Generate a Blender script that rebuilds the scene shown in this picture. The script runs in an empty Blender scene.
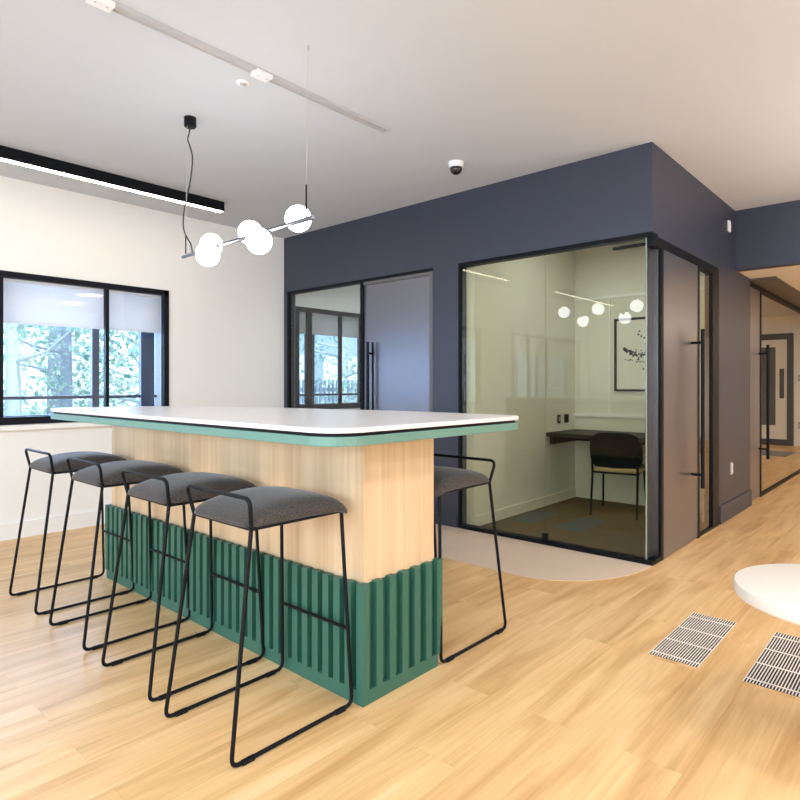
import bpy, bmesh, math, random
from mathutils import Vector, Matrix
random.seed(7)
S = bpy.context.scene
COL = S.collection
PI = math.pi

# ------------------------------------------------------------------ materials
def new_mat(name):
    m = bpy.data.materials.new(name); m.use_nodes = True
    nt = m.node_tree; nt.nodes.clear()
    out = nt.nodes.new('ShaderNodeOutputMaterial')
    return m, nt, out

def N(nt, kind, **kw):
    n = nt.nodes.new(kind)
    for k, v in kw.items():
        if k in n.inputs: n.inputs[k].default_value = v
        else: setattr(n, k, v)
    return n

def rgba(c): return (c[0], c[1], c[2], 1.0)

def plain(name, col, rough=0.5, metal=0.0, spec=0.5, var=0.06, scale=8.0, bump=0.0, bscale=60.0, coat=0.0, sheen=0.0):
    """principled paint with a soft procedural mottling and optional fine bump"""
    m, nt, out = new_mat(name)
    p = N(nt, 'ShaderNodeBsdfPrincipled')
    p.inputs['Roughness'].default_value = rough
    p.inputs['Metallic'].default_value = metal
    p.inputs['Specular IOR Level'].default_value = spec
    p.inputs['Coat Weight'].default_value = coat
    p.inputs['Sheen Weight'].default_value = sheen
    tc = N(nt, 'ShaderNodeTexCoord')
    no = N(nt, 'ShaderNodeTexNoise', Scale=scale, Detail=3.0)
    nt.links.new(tc.outputs['Object'], no.inputs['Vector'])
    mx = N(nt, 'ShaderNodeMix', data_type='RGBA')
    mx.inputs['A'].default_value = rgba([c * (1 - var) for c in col])
    mx.inputs['B'].default_value = rgba([min(1, c * (1 + var)) for c in col])
    nt.links.new(no.outputs['Fac'], mx.inputs['Factor'])
    nt.links.new(mx.outputs['Result'], p.inputs['Base Color'])
    if bump:
        n2 = N(nt, 'ShaderNodeTexNoise', Scale=bscale, Detail=2.0)
        nt.links.new(tc.outputs['Object'], n2.inputs['Vector'])
        b = N(nt, 'ShaderNodeBump', Strength=bump, Distance=0.004)
        nt.links.new(n2.outputs['Fac'], b.inputs['Height'])
        nt.links.new(b.outputs['Normal'], p.inputs['Normal'])
    nt.links.new(p.outputs[0], out.inputs[0])
    return m

def emit(name, col, strength):
    m, nt, out = new_mat(name)
    e = N(nt, 'ShaderNodeEmission', Strength=strength); e.inputs['Color'].default_value = rgba(col)
    nt.links.new(e.outputs[0], out.inputs[0])
    return m

def glass(name, tint=(1, 1, 1), boost=1.7, rough=0.0):
    """architectural pane: fresnel mirror over a tinted transparent body; the exit face only transmits"""
    m, nt, out = new_mat(name)
    fr = N(nt, 'ShaderNodeFresnel', IOR=1.5)
    mul = N(nt, 'ShaderNodeMath', operation='MULTIPLY', use_clamp=True); mul.inputs[1].default_value = boost
    geo = N(nt, 'ShaderNodeNewGeometry')
    inv = N(nt, 'ShaderNodeMath', operation='SUBTRACT'); inv.inputs[0].default_value = 1.0
    m2 = N(nt, 'ShaderNodeMath', operation='MULTIPLY')
    tr = N(nt, 'ShaderNodeBsdfTransparent'); tr.inputs['Color'].default_value = rgba([math.sqrt(c) for c in tint])
    gl = N(nt, 'ShaderNodeBsdfGlossy', Roughness=rough); gl.inputs['Color'].default_value = (1, 1, 1, 1)
    mx = N(nt, 'ShaderNodeMixShader')
    L = nt.links.new
    L(fr.outputs[0], mul.inputs[0]); L(geo.outputs['Backfacing'], inv.inputs[1])
    L(mul.outputs[0], m2.inputs[0]); L(inv.outputs[0], m2.inputs[1])
    L(m2.outputs[0], mx.inputs[0]); L(tr.outputs[0], mx.inputs[1]); L(gl.outputs[0], mx.inputs[2])
    L(mx.outputs[0], out.inputs[0])
    return m

def wood_floor(name):
    m, nt, out = new_mat(name); L = nt.links.new
    p = N(nt, 'ShaderNodeBsdfPrincipled', Roughness=0.34)
    p.inputs['Specular IOR Level'].default_value = 0.42
    tc = N(nt, 'ShaderNodeTexCoord')
    mp = N(nt, 'ShaderNodeMapping'); mp.inputs['Rotation'].default_value = (0, 0, PI / 2); mp.inputs['Location'].default_value = (0.33, 0.07, 0)
    L(tc.outputs['Object'], mp.inputs['Vector'])
    br = N(nt, 'ShaderNodeTexBrick', offset=0.37, offset_frequency=2, squash=1.0)
    br.inputs['Color1'].default_value = (0, 0, 0, 1); br.inputs['Color2'].default_value = (1, 1, 1, 1); br.inputs['Mortar'].default_value = (0.5, 0.5, 0.5, 1)
    br.inputs['Scale'].default_value = 1.0; br.inputs['Mortar Size'].default_value = 0.0
    br.inputs['Brick Width'].default_value = 1.22; br.inputs['Row Height'].default_value = 0.18
    L(mp.outputs[0], br.inputs['Vector'])
    # plank offset so every board has its own figure
    sc = N(nt, 'ShaderNodeVectorMath', operation='SCALE'); sc.inputs['Scale'].default_value = 7.3
    L(br.outputs['Color'], sc.inputs[0])
    ad = N(nt, 'ShaderNodeVectorMath', operation='ADD'); L(mp.outputs[0], ad.inputs[0]); L(sc.outputs[0], ad.inputs[1])
    m2 = N(nt, 'ShaderNodeMapping'); m2.inputs['Scale'].default_value = (0.55, 5.0, 1)
    L(ad.outputs[0], m2.inputs['Vector'])
    n1 = N(nt, 'ShaderNodeTexNoise', Scale=2.0, Detail=4.0, Distortion=0.7); L(m2.outputs[0], n1.inputs['Vector'])
    m3 = N(nt, 'ShaderNodeMapping'); m3.inputs['Scale'].default_value = (2.0, 60.0, 1)
    L(ad.outputs[0], m3.inputs['Vector'])
    n2 = N(nt, 'ShaderNodeTexNoise', Scale=1.6, Detail=3.0); L(m3.outputs[0], n2.inputs['Vector'])
    r1 = N(nt, 'ShaderNodeValToRGB')
    cr = r1.color_ramp
    cr.elements[0].position = 0.30; cr.elements[0].color = (0.565, 0.322, 0.13, 1)
    cr.elements[1].position = 0.72; cr.elements[1].color = (0.82, 0.555, 0.285, 1)
    e = cr.elements.new(0.5); e.color = (0.72, 0.452, 0.208, 1)
    L(n1.outputs['Fac'], r1.inputs[0])
    hm = N(nt, 'ShaderNodeMix', data_type='RGBA', blend_type='MULTIPLY'); hm.inputs['Factor'].default_value = 1.0
    r2 = N(nt, 'ShaderNodeValToRGB'); r2.color_ramp.elements[0].position = 0.3; r2.color_ramp.elements[0].color = (0.90, 0.885, 0.86, 1)
    r2.color_ramp.elements[1].position = 0.7; r2.color_ramp.elements[1].color = (1.03, 1.03, 1.03, 1)
    L(n2.outputs['Fac'], r2.inputs[0])
    L(r1.outputs[0], hm.inputs['A']); L(r2.outputs[0], hm.inputs['B'])
    # per-plank tone
    h2 = N(nt, 'ShaderNodeMix', data_type='RGBA', blend_type='MULTIPLY'); h2.inputs['Factor'].default_value = 1.0
    r3 = N(nt, 'ShaderNodeValToRGB'); r3.color_ramp.elements[0].color = (0.965, 0.955, 0.94, 1); r3.color_ramp.elements[1].color = (1.03, 1.03, 1.03, 1)
    L(br.outputs['Color'], r3.inputs[0]); L(hm.outputs['Result'], h2.inputs['A']); L(r3.outputs[0], h2.inputs['B'])
    # hairline joints
    b2 = N(nt, 'ShaderNodeTexBrick', offset=0.37, offset_frequency=2, squash=1.0)
    b2.inputs['Color1'].default_value = (1, 1, 1, 1); b2.inputs['Color2'].default_value = (1, 1, 1, 1); b2.inputs['Mortar'].default_value = (0.90, 0.87, 0.83, 1)
    b2.inputs['Scale'].default_value = 1.0; b2.inputs['Mortar Size'].default_value = 0.0012; b2.inputs['Mortar Smooth'].default_value = 0.3
    b2.inputs['Brick Width'].default_value = 1.22; b2.inputs['Row Height'].default_value = 0.18
    L(mp.outputs[0], b2.inputs['Vector'])
    h3 = N(nt, 'ShaderNodeMix', data_type='RGBA', blend_type='MULTIPLY'); h3.inputs['Factor'].default_value = 1.0
    L(h2.outputs['Result'], h3.inputs['A']); L(b2.outputs['Color'], h3.inputs['B'])
    L(h3.outputs['Result'], p.inputs['Base Color'])
    L(p.outputs[0], out.inputs[0])
    return m

def oak_veneer(name):
    m, nt, out = new_mat(name); L = nt.links.new
    p = N(nt, 'ShaderNodeBsdfPrincipled', Roughness=0.48)
    tc = N(nt, 'ShaderNodeTexCoord')
    mp = N(nt, 'ShaderNodeMapping'); mp.inputs['Scale'].default_value = (26.0, 26.0, 0.7)
    L(tc.outputs['Object'], mp.inputs['Vector'])
    n1 = N(nt, 'ShaderNodeTexNoise', Scale=1.3, Detail=4.0, Distortion=0.25); L(mp.outputs[0], n1.inputs['Vector'])
    mq = N(nt, 'ShaderNodeMapping'); mq.inputs['Scale'].default_value = (5.0, 5.0, 0.25)
    L(tc.outputs['Object'], mq.inputs['Vector'])
    n2 = N(nt, 'ShaderNodeTexNoise', Scale=1.0, Detail=2.0); L(mq.outputs[0], n2.inputs['Vector'])
    av = N(nt, 'ShaderNodeMath', operation='MULTIPLY_ADD'); av.inputs[1].default_value = 0.5
    hv = N(nt, 'ShaderNodeMath', operation='MULTIPLY'); hv.inputs[1].default_value = 0.5
    L(n2.outputs['Fac'], hv.inputs[0]); L(n1.outputs['Fac'], av.inputs[0]); L(hv.outputs[0], av.inputs[2])
    r = N(nt, 'ShaderNodeValToRGB')
    r.color_ramp.elements[0].position = 0.34; r.color_ramp.elements[0].color = (0.56, 0.365, 0.20, 1)
    r.color_ramp.elements[1].position = 0.66; r.color_ramp.elements[1].color = (0.75, 0.54, 0.335, 1)
    L(av.outputs[0], r.inputs[0]); L(r.outputs[0], p.inputs['Base Color']); L(p.outputs[0], out.inputs[0])
    return m

def felt(name, a, b):
    m, nt, out = new_mat(name); L = nt.links.new
    p = N(nt, 'ShaderNodeBsdfPrincipled', Roughness=0.88)
    p.inputs['Sheen Weight'].default_value = 0.25; p.inputs['Sheen Roughness'].default_value = 0.4
    tc = N(nt, 'ShaderNodeTexCoord')
    n1 = N(nt, 'ShaderNodeTexNoise', Scale=170.0, Detail=3.0); L(tc.outputs['Object'], n1.inputs['Vector'])
    r = N(nt, 'ShaderNodeValToRGB'); r.color_ramp.elements[0].position = 0.35; r.color_ramp.elements[0].color = rgba(a)
    r.color_ramp.elements[1].position = 0.65; r.color_ramp.elements[1].color = rgba(b)
    L(n1.outputs['Fac'], r.inputs[0]); L(r.outputs[0], p.inputs['Base Color'])
    bp = N(nt, 'ShaderNodeBump', Strength=0.35, Distance=0.002); L(n1.outputs['Fac'], bp.inputs['Height']); L(bp.outputs[0], p.inputs['Normal'])
    L(p.outputs[0], out.inputs[0])
    return m

def carpet(name):
    """brown carpet tiles, a few of them slate blue"""
    m, nt, out = new_mat(name); L = nt.links.new
    p = N(nt, 'ShaderNodeBsdfPrincipled', Roughness=0.95); p.inputs['Specular IOR Level'].default_value = 0.1
    tc = N(nt, 'ShaderNodeTexCoord')
    sx = N(nt, 'ShaderNodeSeparateXYZ'); L(tc.outputs['Object'], sx.inputs[0])
    def near(sock, c, h):
        q = N(nt, 'ShaderNodeMath', operation='COMPARE'); q.inputs[1].default_value = c; q.inputs[2].default_value = h
        L(sock, q.inputs[0]); return q.outputs[0]
    def both(p_, q_, op):
        q = N(nt, 'ShaderNodeMath', operation=op); L(p_, q.inputs[0]); L(q_, q.inputs[1]); return q.outputs[0]
    msk = None
    for cx, cy, hx, hy in ((-2.36, 4.99, .125, .28), (-2.80, 4.99, .115, .28), (-1.80, 5.9, .125, .28), (-4.2, 5.0, .125, .4)):
        k = both(near(sx.outputs[0], cx, hx), near(sx.outputs[1], cy, hy), 'MULTIPLY')
        msk = k if msk is None else both(msk, k, 'MAXIMUM')
    r = N(nt, 'ShaderNodeMix', data_type='RGBA'); r.inputs['A'].default_value = (0.20, 0.15, 0.085, 1); r.inputs['B'].default_value = (0.15, 0.185, 0.175, 1)
    L(msk, r.inputs['Factor'])
    n = N(nt, 'ShaderNodeTexNoise', Scale=180.0, Detail=2.0); L(tc.outputs['Object'], n.inputs['Vector'])
    h = N(nt, 'ShaderNodeMix', data_type='RGBA', blend_type='MULTIPLY'); h.inputs['Factor'].default_value = 0.5
    L(r.outputs['Result'], h.inputs['A']); L(n.outputs['Color'], h.inputs['B']); L(h.outputs['Result'], p.inputs['Base Color'])
    L(p.outputs[0], out.inputs[0])
    return m

def fabric_blind(name, col, trans):
    m, nt, out = new_mat(name); L = nt.links.new
    tc = N(nt, 'ShaderNodeTexCoord'); w = N(nt, 'ShaderNodeTexNoise', Scale=90.0); L(tc.outputs['Object'], w.inputs['Vector'])
    mx = N(nt, 'ShaderNodeMix', data_type='RGBA'); mx.inputs['A'].default_value = rgba([c * .96 for c in col]); mx.inputs['B'].default_value = rgba(col)
    L(w.outputs['Fac'], mx.inputs['Factor'])
    d = N(nt, 'ShaderNodeBsdfDiffuse'); t = N(nt, 'ShaderNodeBsdfTranslucent')
    L(mx.outputs['Result'], d.inputs['Color']); L(mx.outputs['Result'], t.inputs['Color'])
    s = N(nt, 'ShaderNodeMixShader'); s.inputs[0].default_value = trans
    L(d.outputs[0], s.inputs[1]); L(t.outputs[0], s.inputs[2]); L(s.outputs[0], out.inputs[0])
    return m

def leaf_mat(name, c1, c2):
    m, nt, out = new_mat(name); L = nt.links.new
    g = N(nt, 'ShaderNodeNewGeometry')
    mx = N(nt, 'ShaderNodeMix', data_type='RGBA'); mx.inputs['A'].default_value = rgba(c1); mx.inputs['B'].default_value = rgba(c2)
    L(g.outputs['Random Per Island'], mx.inputs['Factor'])
    d = N(nt, 'ShaderNodeBsdfDiffuse'); t = N(nt, 'ShaderNodeBsdfTranslucent')
    L(mx.outputs['Result'], d.inputs['Color']); L(mx.outputs['Result'], t.inputs['Color'])
    s = N(nt, 'ShaderNodeMixShader'); s.inputs[0].default_value = 0.45
    L(d.outputs[0], s.inputs[1]); L(t.outputs[0], s.inputs[2]); L(s.outputs[0], out.inputs[0])
    return m

M = {}
M['wall'] = plain('warm_white_wall_paint', (0.89, 0.87, 0.835), 0.65, var=0.012, bump=0.03, bscale=220)
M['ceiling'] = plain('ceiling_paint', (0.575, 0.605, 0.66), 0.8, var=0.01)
M['soffit'] = plain('cream_soffit_paint', (0.78, 0.73, 0.64), 0.8, var=0.01)
M['soffit_dark'] = plain('dark_soffit_paint', (0.10, 0.09, 0.08), 0.5, var=0.02)
M['navy'] = plain('navy_wall_paint', (0.034, 0.040, 0.064), 0.45, var=0.03, bump=0.03, bscale=220)
M['navy_light'] = plain('grey_lining_paint', (0.12, 0.115, 0.12), 0.5, var=0.03)
M['black'] = plain('black_powder_coat', (0.005, 0.006, 0.008), 0.45, spec=0.14, var=0.1, bump=0.05, bscale=400)
M['frame'] = plain('window_frame_black', (0.007, 0.008, 0.013), 0.45, spec=0.15, var=0.08)
M['frame_out'] = plain('outer_frame_slate', (0.030, 0.045, 0.085), 0.35, var=0.08)
M['reveal'] = plain('window_reveal_white', (0.78, 0.82, 0.86), 0.6, var=0.01)
M['door'] = plain('slate_lacquer_door', (0.185, 0.185, 0.215), 0.36, metal=0.8, spec=0.6, var=0.02, coat=0.3)
M['door'].node_tree.nodes['Principled BSDF'].inputs['Coat Roughness'].default_value = 0.36
M['floor'] = wood_floor('oak_plank_floor')
M['vinyl'] = plain('greige_vinyl_floor', (0.62, 0.475, 0.36), 0.5, var=0.05, scale=5)
M['carpet'] = carpet('brown_carpet_tiles')
M['oak'] = oak_veneer('oak_veneer')
M['green'] = plain('bottle_green_paint', (0.030, 0.118, 0.082), 0.42, var=0.05)
M['sage'] = plain('sage_green_edge', (0.12, 0.25, 0.20), 0.42, var=0.03)
M['white_top'] = plain('white_laminate', (0.72, 0.69, 0.67), 0.30, var=0.008)
M['white_table'] = plain('warm_white_laminate', (0.70, 0.635, 0.56), 0.4, spec=0.3, var=0.008)
M['felt'] = felt('grey_felt', (0.020, 0.016, 0.014), (0.068, 0.055, 0.048))
M['pane'] = glass('clear_window_glass', (0.97, 0.985, 1.0), 1.3)
M['corridor_glass'] = glass('corridor_glass', (0.95, 0.94, 0.90), 0.10)
M['satin'] = plain('satin_metal', (0.16, 0.15, 0.145), 0.3, metal=0.9, var=0.05)
M['pod_glass'] = glass('olive_tinted_glass', (0.82, 0.825, 0.70), 1.05)
M['edge_glass'] = plain('glass_edge_green', (0.25, 0.33, 0.30), 0.2, var=0.02)
M['globe'] = emit('opal_globe_glow', (0.93, 0.97, 1.0), 11.0)
M['strip'] = emit('warm_led_strip', (1.0, 0.88, 0.70), 11.0)
M['panel_glow'] = emit('added_panel_glow', (0.84, 0.92, 0.90), 5.5)
M['chrome'] = plain('dark_chrome', (0.22, 0.23, 0.27), 0.22, metal=1.0, var=0.04)
M['steel'] = plain('brushed_steel', (0.62, 0.58, 0.52), 0.32, metal=0.6, var=0.05)
M['cable'] = plain('black_cable', (0.015, 0.015, 0.017), 0.6)
M['white_plastic'] = plain('white_plastic', (0.80, 0.80, 0.83), 0.4, var=0.01)
M['track'] = plain('track_white', (0.47, 0.475, 0.50), 0.5, var=0.02)
M['grey_plastic'] = plain('grey_plastic', (0.40, 0.40, 0.42), 0.4, var=0.02)
M['dome'] = plain('black_dome', (0.008, 0.008, 0.012), 0.08, spec=0.8)
M['grille'] = plain('nickel_grille', (0.80, 0.71, 0.63), 0.4, metal=0.0, var=0.05)
M['slot_shade'] = plain('slot_shade_black', (0.012, 0.011, 0.014), 0.8)
M['cream'] = plain('pod_wall_cream', (0.78, 0.755, 0.66), 0.65, var=0.012)
M['desk'] = plain('dark_brown_desk', (0.030, 0.026, 0.023), 0.5, spec=0.25, var=0.06)
M['chair_black'] = plain('black_shell', (0.006, 0.007, 0.010), 0.6, spec=0.15, var=0.1)
M['tan'] = plain('tan_upholstery', (0.52, 0.40, 0.20), 0.8, var=0.06, scale=40, bump=0.2)
M['paper'] = plain('print_paper', (0.80, 0.79, 0.70), 0.7, var=0.02)
M['ink'] = plain('black_ink', (0.03, 0.03, 0.035), 0.6, var=0.2)
M['blind'] = fabric_blind('white_roller_blind', (0.86, 0.84, 0.84), 0.35)
M['bark'] = plain('pale_bark', (0.62, 0.66, 0.72), 0.9, var=0.3, scale=14, bump=0.4)
M['bark_dark'] = plain('slate_bark', (0.24, 0.31, 0.42), 0.9, var=0.3, scale=14, bump=0.4)
M['leaf'] = leaf_mat('blue_green_leaves', (0.14, 0.34, 0.32), (0.52, 0.74, 0.68))
M['leaf_pale'] = leaf_mat('pale_leaves', (0.30, 0.52, 0.46), (0.84, 0.91, 0.86))
M['lawn'] = plain('lawn', (0.30, 0.42, 0.30), 0.95, var=0.35, scale=3, bump=0.5)
M['house'] = plain('house_render', (0.40, 0.50, 0.68), 0.8, var=0.04)
M['house_win'] = plain('house_white_frames', (0.88, 0.90, 0.93), 0.5, var=0.02)
M['fence'] = plain('blue_grey_fence', (0.25, 0.33, 0.46), 0.7, var=0.1)
M['door_white'] = plain('white_door_paint', (0.80, 0.77, 0.72), 0.5, var=0.01)
M['slate_frame'] = plain('slate_door_frame', (0.035, 0.042, 0.055), 0.45, var=0.03)
M['smoke_glass'] = plain('dark_vision_panel', (0.10, 0.115, 0.13), 0.12, spec=0.6, var=0.02)
M['mat'] = plain('grey_door_mat', (0.20, 0.20, 0.21), 0.95, var=0.15, scale=50)

# ------------------------------------------------------------------ mesh helpers
def box(bm, x0, x1, y0, y1, z0, z1, bev=0.0):
    v = [bm.verts.new((x, y, z)) for z in (z0, z1) for y in (y0, y1) for x in (x0, x1)]
    fs = [(0, 2, 3, 1), (4, 5, 7, 6), (0, 1, 5, 4), (2, 6, 7, 3), (0, 4, 6, 2), (1, 3, 7, 5)]
    F = [bm.faces.new([v[i] for i in f]) for f in fs]
    if bev > 0:
        es = list({e for f in F for e in f.edges})
        bmesh.ops.bevel(bm, geom=es, offset=bev, segments=2, profile=0.5, affect='EDGES')

def fillet(pts, r, n=5):
    pts = [Vector(p) for p in pts]
    out = [pts[0]]
    for i in range(1, len(pts) - 1):
        a, b, c = pts[i - 1], pts[i], pts[i + 1]
        d1, d2 = (a - b), (c - b)
        l = min(r, d1.length * .45, d2.length * .45)
        p, q = b + d1.normalized() * l, b + d2.normalized() * l
        for k in range(n + 1):
            t = k / n
            out.append(p * (1 - t) ** 2 + b * 2 * t * (1 - t) + q * t * t)
    out.append(pts[-1])
    return out

def tube(bm, pts, r, seg=8, fr=0.0, caps=True, r1=None):
    P = fillet(pts, fr) if fr > 0 else [Vector(p) for p in pts]
    T = []
    for i in range(len(P)):
        a = P[max(0, i - 1)]; b = P[min(len(P) - 1, i + 1)]
        T.append((b - a).normalized())
    up = Vector((0, 0, 1)) if abs(T[0].z) < 0.9 else Vector((1, 0, 0))
    n = (up - T[0] * up.dot(T[0])).normalized()
    rings = []
    for i, p in enumerate(P):
        n = (n - T[i] * n.dot(T[i])).normalized(); b = T[i].cross(n)
        rr = r if r1 is None else r + (r1 - r) * i / (len(P) - 1)
        rings.append([bm.verts.new(p + (n * math.cos(2 * PI * k / seg) + b * math.sin(2 * PI * k / seg)) * rr) for k in range(seg)])
    for i in range(len(rings) - 1):
        for k in range(seg):
            bm.faces.new((rings[i][k], rings[i][(k + 1) % seg], rings[i + 1][(k + 1) % seg], rings[i + 1][k]))
    if caps:
        bm.faces.new(list(reversed(rings[0]))); bm.faces.new(rings[-1])

def lathe(bm, prof, cx=0, cy=0, seg=32):
    """prof: (radius, z) from bottom to top"""
    rings = []
    for r, z in prof:
        if r < 1e-6: rings.append([bm.verts.new((cx, cy, z))])
        else: rings.append([bm.verts.new((cx + r * math.cos(2 * PI * k / seg), cy + r * math.sin(2 * PI * k / seg), z)) for k in range(seg)])
    for a, b in zip(rings, rings[1:]):
        for k in range(seg):
            k2 = (k + 1) % seg
            if len(a) == 1 and len(b) == 1: continue
            if len(a) == 1: bm.faces.new((a[0], b[k2], b[k]))
            elif len(b) == 1: bm.faces.new((a[k], a[k2], b[0]))
            else: bm.faces.new((a[k], a[k2], b[k2], b[k]))
    if len(rings[0]) > 1: bm.faces.new(list(reversed(rings[0])))
    if len(rings[-1]) > 1: bm.faces.new(rings[-1])

def prism(bm, poly, z0, z1):
    a = [bm.verts.new((x, y, z0)) for x, y in poly]; b = [bm.verts.new((x, y, z1)) for x, y in poly]
    bm.faces.new(list(reversed(a))); bm.faces.new(b)
    n = len(poly)
    for i in range(n): bm.faces.new((a[i], a[(i + 1) % n], b[(i + 1) % n], b[i]))

def obj(name, bm, mat, parent=None, smooth=None, bevel=0.0):
    bmesh.ops.recalc_face_normals(bm, faces=bm.faces)
    me = bpy.data.meshes.new(name); bm.to_mesh(me); bm.free()
    for m in (mat if isinstance(mat, (list, tuple)) else [mat]): me.materials.append(m)
    if smooth:
        for p in me.polygons: p.use_smooth = True
    o = bpy.data.objects.new(name, me); COL.objects.link(o)
    if smooth and smooth is not True:
        # split at sharp edges
        md = o.modifiers.new('edges', 'EDGE_SPLIT'); md.split_angle = smooth
    if bevel:
        b = o.modifiers.new('bevel', 'BEVEL'); b.width = bevel; b.segments = 2; b.limit_method = 'ANGLE'
    if parent is not None:
        o.parent = parent
        pm = parent.matrix_basis
        if parent.parent is not None: pm = parent.parent.matrix_basis @ pm
        o.matrix_basis = Matrix.Identity(4)
    return o

def boxes(name, L, mat, parent=None, bev=0.0):
    bm = bmesh.new()
    for b in L: box(bm, *b, bev=bev)
    return obj(name, bm, mat, parent)

def tag(o, label, cat, group=None, kind=None):
    if label: o['label'] = label
    if cat: o['category'] = cat
    if group: o['group'] = group
    if kind: o['kind'] = kind
    return o

def thing(name, label, cat, loc=(0, 0, 0), rz=0.0, group=None):
    o = bpy.data.objects.new(name, None); COL.objects.link(o); o.empty_display_size = 0.1
    o.location = loc; o.rotation_euler = (0, 0, rz)
    return tag(o, label, cat, group)

def struct(name, L, mat, label=None, cat=None, bev=0.0):
    o = boxes(name, L, mat, None, bev); o['kind'] = 'structure'
    if label: o['label'] = label
    if cat: o['category'] = cat
    return o

def struct_empty(name, label, cat, loc=(0, 0, 0)):
    o = thing(name, label, cat, loc); o['kind'] = 'structure'; return o

def dup(root, loc, rz, label):
    r = root.copy(); COL.objects.link(r); r.location = loc; r.rotation_euler = (0, 0, rz); r['label'] = label
    for ch in list(root.children):
        c = ch.copy(); COL.objects.link(c); c.parent = r
        for g in list(ch.children):
            d = g.copy(); COL.objects.link(d); d.parent = c
    return r

# ------------------------------------------------------------------ dimensions
XW = -5.495          # inner face of the window wall
YF = 4.168           # navy facade of the glazed rooms
XR = -1.462          # right-hand face of the glazed rooms
CZ = 2.86            # ceiling
YB = 6.18            # back wall inside the booth
EX, EY = 3.4, 15.2   # far limits of the floor plate
BY = -3.6            # wall behind the camera

# ------------------------------------------------------------------ shell
struct('floor', [(XW, EX, BY, EY, -0.12, 0.0)], M['floor'], 'light oak plank floor of the open office', 'floor')
bm = bmesh.new()
poly = [(XW, YF), (XW, 3.385), (-2.05, 3.385)]
for k in range(1, 13):
    a = -PI / 2 + (PI / 2) * k / 12
    poly.append((-2.05 + 0.588 * math.cos(a), YF - 0.02 + 0.763 * math.sin(a)))
poly += [(XR, YF)]
prism(bm, list(reversed(poly)), -0.05, 0.003)
o = obj('floor', bm, M['vinyl']); o['kind'] = 'structure'; o['label'] = 'greige floor inlay with a rounded corner before the glass booth'; o['category'] = 'floor'
struct('floor', [(XW, XR - 0.06, YF + 0.05, YB + 0.1, -0.05, 0.006)], M['carpet'], 'brown carpet floor with slate blue tiles inside the glass booth', 'floor')
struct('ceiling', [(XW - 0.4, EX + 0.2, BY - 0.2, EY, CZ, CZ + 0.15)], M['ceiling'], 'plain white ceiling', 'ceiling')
struct('ceiling', [(XR, EX, 6.46, EY, 2.30, 2.36)], M['soffit'], 'lowered cream corridor ceiling beyond the navy beam', 'ceiling')
struct('ceiling', [(XR - 0.02, -1.24, 6.95, EY, 2.285, 2.30)], M['soffit_dark'], 'dark ceiling strip along the corridor glazing', 'ceiling')
struct('wall_far', [(XR, EX, 6.348, 6.46, 2.30, CZ)], M['navy'], 'navy beam crossing above the corridor', 'beam')
struct('wall_end', [(XW - 0.2, EX, EY - 0.6, EY - 0.5, 0, CZ)], M['wall'])
struct('wall_right', [(EX, EX + 0.15, BY, 0.2, 0, CZ), (EX, EX + 0.15, 0.2, 3.2, 0, 0.75), (EX, EX + 0.15, 0.2, 3.2, 2.35, CZ), (EX, EX + 0.15, 3.2, EY, 0, CZ)], M['wall'])
struct('wall_back', [(XW, EX, BY - 0.15, BY, 0, 0.70), (XW, EX, BY - 0.15, BY, 2.4, CZ), (XW, -4.4, BY - 0.15, BY, .7, 2.4), (-2.2, -1.4, BY - 0.15, BY, .7, 2.4), (0.8, 1.4, BY - 0.15, BY, .7, 2.4), (3.0, EX, BY - 0.15, BY, .7, 2.4)], M['wall'])

# window wall: openings for three windows
WT = 0.36
wins = [(0.34, 2.812, 0.905, 2.118), (-3.2, -0.6, 0.905, 2.118), (4.33, 5.95, 0.93, 2.118)]
L = []
ycur = BY
for (a, b, z0, z1) in sorted(wins):
    L.append((XW - WT, XW, ycur, a, 0, CZ)); L.append((XW - WT, XW, a, b, 0, z0)); L.append((XW - WT, XW, a, b, z1, CZ)); ycur = b
L.append((XW - WT, XW, ycur, EY, 0, CZ))
struct('wall_left', L, M['wall'], 'warm white wall holding the black framed windows', 'wall')
struct('baseboard_left', [(XW, XW + 0.018, BY, YF, 0, 0.125)], M['wall'])
struct('trim_1', [(XW, XW + 0.055, 0.2, 2.95, 0.862, 0.9)], M['wall'], 'white window board under the main window', 'trim', bev=0.004)

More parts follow.
